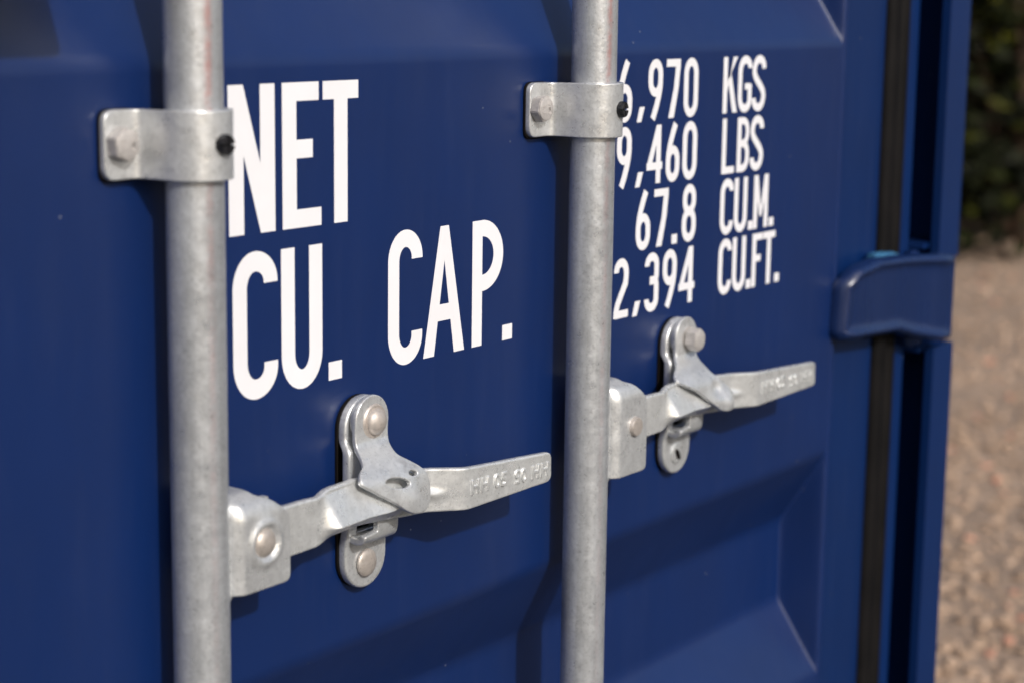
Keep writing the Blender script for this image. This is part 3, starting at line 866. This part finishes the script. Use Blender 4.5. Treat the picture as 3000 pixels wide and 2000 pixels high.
# ------------------------------------------------------------------ lettering: glyphs from strokes
LET_N = [0]
def offset_stroke(pts, h, closed=False):
    P = [Vector(p) for p in pts]; n = len(P)
    Lf, Rt = [], []
    for i in range(n):
        a = P[i - 1] if (i > 0 or closed) else None; b = P[(i + 1) % n] if (i < n - 1 or closed) else None
        d1 = (P[i] - a).normalized() if a is not None else (b - P[i]).normalized()
        d2 = (b - P[i]).normalized() if b is not None else d1
        t = (d1 + d2).normalized(); nn = Vector((-t.y, t.x)); c = max(.35, nn.dot(Vector((-d1.y, d1.x))))
        Lf.append(P[i] + nn * h / c); Rt.append(P[i] - nn * h / c)
    return Lf, Rt
def stroke_poly(bm, quads, y0):
    pass
class Let:
    def __init__(s): s.bm = bmesh.new(); s.k = 0
    def prism(s, faces):
        """faces: list of polygons (lists of (x,z)); one stroke, its own tiny height"""
        y = -.00014 - .000012 * s.k; s.k = (s.k + 1) % 12
        vm = {}; bm = s.bm
        def V(p):
            q = (round(p[0], 7), round(p[1], 7))
            if q not in vm: vm[q] = bm.verts.new((q[0], y, q[1]))
            return vm[q]
        fs = []
        for f in faces:
            vs = []
            for p in f:
                v = V(p)
                if v not in vs: vs.append(v)
            if len(vs) > 2:
                try: fs.append(bm.faces.new(vs))
                except ValueError: pass
        eds = [e for f in fs for e in f.edges if len(e.link_faces) == 1]
        r = bmesh.ops.extrude_edge_only(bm, edges=list(set(eds)))
        for v in r['geom']:
            if isinstance(v, bmesh.types.BMVert): v.co.y = 0.0002
    def stroke(s, pts, t, closed=False):
        Lf, Rt = offset_stroke(pts, t / 2, closed); n = len(pts)
        s.prism([[Lf[i], Lf[(i + 1) % n], Rt[(i + 1) % n], Rt[i]] for i in range(n if closed else n - 1)])
    def poly(s, pts): s.prism([pts])
def arc(cx, cz, rx, rz, a0, a1, n=14):
    return [(cx + rx * cos(radians(a0 + (a1 - a0) * k / n)), cz + rz * sin(radians(a0 + (a1 - a0) * k / n))) for k in range(n + 1)]
def dedupe(p):
    o = []
    for q in p:
        if not o or (Vector(q) - Vector(o[-1])).length > 1e-6: o.append(q)
    return o
def glyph(L, ch, x0, x1, z0, z1, t, th=None):
    """t: stem width, th: width of horizontal strokes; box excludes overshoot"""
    W = x1 - x0; H = z1 - z0; h = t / 2; th = th or t * .9; hh = th / 2
    X = lambda u: x0 + u; Z = lambda v: z0 + v
    rx = (W - t) / 2; rz = min(rx * 1.25, H * .3); cx = x0 + W / 2; ov = H * .012
    def st(p, tt=t, c=False): L.stroke(dedupe(p), tt, c)
    def rect(a, b, c, d): L.poly([(a, c), (b, c), (b, d), (a, d)])
    rt = min(rz, H * .205 - h + ov)        # flatter curve where a stroke ends in a level cut
    if ch == 'N':
        rect(x0, X(t), z0, z1); rect(x1 - t, x1, z0, z1); L.poly([(x0, z1), (X(t * 1.0), z1), (x1, z0), (x1 - t, z0)])
    elif ch == 'E':
        rect(x0, X(t), z0, z1); rect(X(t * .9), x1 - W * .06, z1 - th, z1); rect(X(t * .9), x1, z0, Z(th)); rect(X(t * .9), x0 + W * .78, Z(H * .48), Z(H * .48 + th))
    elif ch == 'F':
        rect(x0, X(t), z0, z1); rect(X(t * .9), x1, z1 - th, z1); rect(X(t * .9), x0 + W * .85, Z(H * .47), Z(H * .47 + th))
    elif ch == 'T':
        rect(x0, x1, z1 - th, z1); rect(cx - h, cx + h, z0, z1 - th * .9)
    elif ch == 'L':
        rect(x0, X(t), z0, z1); rect(X(t * .9), x1, z0, Z(th))
    elif ch == 'K':
        rect(x0, X(t), z0, z1)
        L.poly([(X(t * .9), Z(H * .34)), (x1 - t * 1.12, z1), (x1, z1), (X(t * .9), Z(H * .34 + H * .20))])
        L.poly([(X(t * 1.25), Z(H * .55)), (X(t * 1.95), Z(H * .70)), (x1 + t * .05, z0), (x1 - t * 1.08, z0)])
    elif ch == 'M':
        rect(x0, X(t), z0, z1); rect(x1 - t, x1, z0, z1)
        L.poly([(x0, z1), (X(t * 1.05), z1), (cx + h * .5, Z(H * .22)), (cx - h * .5, Z(H * .22))]); L.poly([(x1 - t * 1.05, z1), (x1, z1), (cx + h * .5, Z(H * .22)), (cx - h * .5, Z(H * .22))])
    elif ch == 'A':
        L.poly([(x0, z0), (X(t * 1.02), z0), (cx + h * .70, z1), (cx - h * .80, z1)]); L.poly([(x1 - t * 1.02, z0), (x1, z0), (cx + h * .8, z1), (cx - h * .7, z1)])
        rect(x0 + W * .28, x1 - W * .28, Z(H * .265), Z(H * .265 + th))
    elif ch == 'P':
        rect(x0, X(t), z0, z1); r = min(W - t - h, H * .22); b = Z(H * .435 + hh); rv = min(r * 1.15, (z1 - hh - b) / 2)
        st([(X(t * .9), z1 - hh)] + arc(x1 - h - r, z1 - hh - rv, r, rv, 90, 0) + arc(x1 - h - r, b + rv, r, rv, 0, -90) + [(X(t * .9), b)], (t + th) / 2)
    elif ch == 'B':
        rect(x0, X(t), z0, z1); r = W * .38
        m_ = Z(H * .52); r = min(r, (z1 - hh - m_) / 2.25)
        st([(X(t * .9), z1 - hh), (x1 - h - r - t * .05, z1 - hh)] + arc(x1 - h - r - t * .05, z1 - hh - r * 1.1, r, r * 1.1, 90, 0) + arc(x1 - h - r - t * .05, m_ + r * 1.1, r, r * 1.1, 0, -90) + [(X(t * .9), m_)], th)
        st([(X(t * .9), m_), (x1 - h - r, m_)] + arc(x1 - h - r, m_ - r * 1.1, r, r * 1.1, 90, 0) + arc(x1 - h - r, z0 + hh + r * 1.1, r, r * 1.1, 0, -90) + [(X(t * .9), z0 + hh)], th * 1.05)
    elif ch == '0':
        st(arc(cx, z1 + ov - h - rz, rx, rz, 180, 0) + arc(cx, z0 - ov + h + rz, rx, rz, 0, -180), t, True)
    elif ch in 'CG':
        top = arc(cx, z1 + ov - h - rt, rx, rt, 0, 90) + arc(cx, z1 + ov - h - rz, rx, rz, 90, 180); bot = arc(cx, z0 - ov + h + rz, rx, rz, 180, 270) + arc(cx, z0 - ov + h + rt, rx, rt, 270, 360)
        st([(x1 - h, z1 - H * .215)] + top + bot + [(x1 - h, z0 + H * (.235 if ch == 'C' else .50))])
        if ch == 'G': rect(x0 + W * .50, x1 - t * .5, Z(H * .40), Z(H * .40 + th * .9))
    elif ch == 'U':
        st([(X(h), z1)] + arc(cx, z0 - ov + h + rz, rx, rz, 180, 360) + [(x1 - h, z1)])
    elif ch == 'S':
        rz2 = rz * .95
        p = [(x1 - h, z1 - H * .235)] + arc(cx, z1 + ov - h - rt, rx, rt, 0, 90) + arc(cx, z1 + ov - h - rz2, rx, rz2, 90, 180)
        a = (X(h), z1 + ov - h - rz2 - H * .01); b = (x1 - h, z0 - ov + h + rz2 + H * .01)
        for k in range(13):
            u = k / 12; w = u * u * (3 - 2 * u)
            p.append((a[0] + (b[0] - a[0]) * w, a[1] + (b[1] - a[1]) * u))
        p += arc(cx, z0 - ov + h + rz2, rx, rz2, 0, -90) + arc(cx, z0 - ov + h + rt, rx, rt, -90, -180) + [(X(h), z0 + H * .235)]
        st(p)
    elif ch in '69':
        bh = H * .62; r2 = min(rx * 1.2, bh * .4)
        loop = arc(cx, Z(bh) - h - r2, rx, r2, 180, 0) + arc(cx, z0 - ov + h + r2, rx, r2, 0, -180)
        a = (X(h), Z(bh * .58)); m_ = (X(h + W * .02), Z(H * .62)); e = (x0 + W * .66, z1 - H * .005)
        q = [((1 - u) ** 2 * a[0] + 2 * u * (1 - u) * m_[0] + u * u * e[0], (1 - u) ** 2 * a[1] + 2 * u * (1 - u) * m_[1] + u * u * e[1]) for u in [k / 10 for k in range(11)]]
        if ch == '9':
            fl = lambda P: [(x0 + x1 - x, z0 + z1 - z) for x, z in P]; loop = fl(loop); q = fl(q)
        st(loop, t, True); st(q)
    elif ch == '7':
        rect(x0, x1, z1 - th, z1)
        L.poly([(x1 - t * 1.05, z1 - th * .9), (x1, z1 - th * .9), (x1 - W * .12, Z(H * .5)), (x0 + W * .58, z0), (x0 + W * .20, z0), (x1 - W * .12 - t * 1.05, Z(H * .5))])
    elif ch == '4':
        sx = x0 + W * .60
        rect(sx, sx + t, z0, z1); rect(x0, x1, Z(H * .235), Z(H * .235 + th)); L.poly([(x0, Z(H * .235 + th * .5)), (X(t * 1.05), Z(H * .235 + th * .5)), (sx + t * .9, z1), (sx - t * .0, z1)])
    elif ch == '8':
        m_ = Z(H * .535); r1 = rx * .92
        def loop(lo, hi, r): rr = min(r * 1.15, (hi - lo - t) / 2); return arc(cx, hi - h - rr, r, rr, 180, 0) + arc(cx, lo + h + rr, r, rr, 0, -180)
        st(loop(m_ - h * .9, z1 + ov, r1), t, True); st(loop(z0 - ov, m_ + h * .9, rx), t, True)
    elif ch == '2':
        st([(X(h), z1 - H * .225)] + arc(cx, z1 + ov - h - rt, rx, rt, 180, 90) + arc(cx, z1 + ov - h - rz, rx, rz, 90, 0) + [(x1 - h, Z(H * .70)), (x1 - h - W * .04, Z(H * .58)), (X(h + W * .12), Z(H * .24)), (X(h + W * .02), Z(H * .12)), (X(h), z0)])
        rect(X(t * .5), x1, z0, Z(th))
    elif ch == '3':
        m_ = Z(H * .53); r1 = rx * .95; r2 = min(r1, H * .16)
        st([(X(h), z1 - H * .215)] + arc(cx, z1 + ov - h - rt, rx, rt, 180, 90) + arc(cx, z1 + ov - h - r2, rx, r2, 90, 0) + arc(x1 - h - rx * .6, m_ + rx * .6, rx * .6, rx * .6, 0, -90) + [(x0 + W * .36, m_)])
        st([(x0 + W * .36, m_)] + arc(x1 - h - rx * .6, m_ - rx * .6, rx * .6, rx * .6, 90, 0) + arc(cx, z0 - ov + h + r2, rx, r2, 0, -90) + arc(cx, z0 - ov + h + rt, rx, rt, -90, -180) + [(X(h), z0 + H * .215)])
    elif ch == '.': rect(x0, x1, z0, z1)
    elif ch == ',':
        L.poly([(x0 - W * .04, z0 - H * .12), (x0 + W * .58, z0 - H * .12), (x1 + W * .04, z1), (x0 + W * .34, z1)])
def line(items, z0, H, t, th, label):
    L = Let()
    for ch, a, b in items:
        hi = z0 + H
        if ch == '.': hi = z0 + (b - a) * .92
        if ch == ',': z0_ = z0 - H * .02; hi = z0 + H * .225
        glyph(L, ch, a, b, z0, hi, t, th)
    from_bm('lettering', L.bm, M['white'], door, label, smooth=False)
BT, BTH = .0146, .0129
line([('N', .9512, .9970), ('E', 1.0045, 1.0450), ('T', 1.0470, 1.0856)], 1.1356, .1012, BT, BTH, 'large white letters NET')
line([('C', .9537, .9985), ('U', 1.0024, 1.0456), ('.', 1.0524, 1.0670)], 1.0218, .1004, .0139, BTH, 'large white letters CU.')
line([('C', 1.1202, 1.1615), ('A', 1.1630, 1.2151), ('P', 1.2252, 1.2665), ('.', 1.2665, 1.2801)], 1.0218, .1004, .0131, BTH, 'large white letters CAP.')
ST, STH = .0076, .0067
line([('6', 1.4325, 1.4566), (',', 1.4655, 1.4772), ('9', 1.4832, 1.5074), ('7', 1.5137, 1.5378), ('0', 1.5448, 1.5700)], 1.1902, .0526, ST, STH, 'small white figures 6,970')
line([('K', 1.6170, 1.6438), ('G', 1.6455, 1.6722), ('S', 1.6732, 1.6998)], 1.1902, .0526, ST, STH, 'small white letters KGS')
line([('9', 1.4337, 1.4575), (',', 1.4652, 1.4772), ('4', 1.4834, 1.5100), ('6', 1.5163, 1.5400), ('0', 1.5455, 1.5710)], 1.1328, .0523, ST, STH, 'small white figures 9,460')
line([('L', 1.6184, 1.6422), ('B', 1.6474, 1.6712), ('S', 1.6733, 1.6995)], 1.1328, .0523, ST, STH, 'small white letters LBS')
line([('6', 1.4680, 1.4921), ('7', 1.4980, 1.5226), ('.', 1.5300, 1.5395), ('8', 1.5478, 1.5728)], 1.0750, .0523, ST, STH, 'small white figures 67.8')
line([('C', 1.6185, 1.6435), ('U', 1.6455, 1.6708), ('.', 1.6742, 1.6835), ('M', 1.6843, 1.7132), ('.', 1.7166, 1.7258)], 1.0750, .0523, ST, STH, 'small white letters CU.M.')
line([('2', 1.4338, 1.4576), (',', 1.4655, 1.4776), ('3', 1.4850, 1.5090), ('9', 1.5160, 1.5405), ('4', 1.5450, 1.5735)], 1.0172, .0526, ST, STH, 'small white figures 2,394')
line([('C', 1.6183, 1.6435), ('U', 1.6456, 1.6715), ('.', 1.6737, 1.6832), ('F', 1.6848, 1.7050), ('T', 1.7064, 1.7314), ('.', 1.7325, 1.7420)], 1.0172, .0526, ST, STH, 'small white letters CU.FT.')
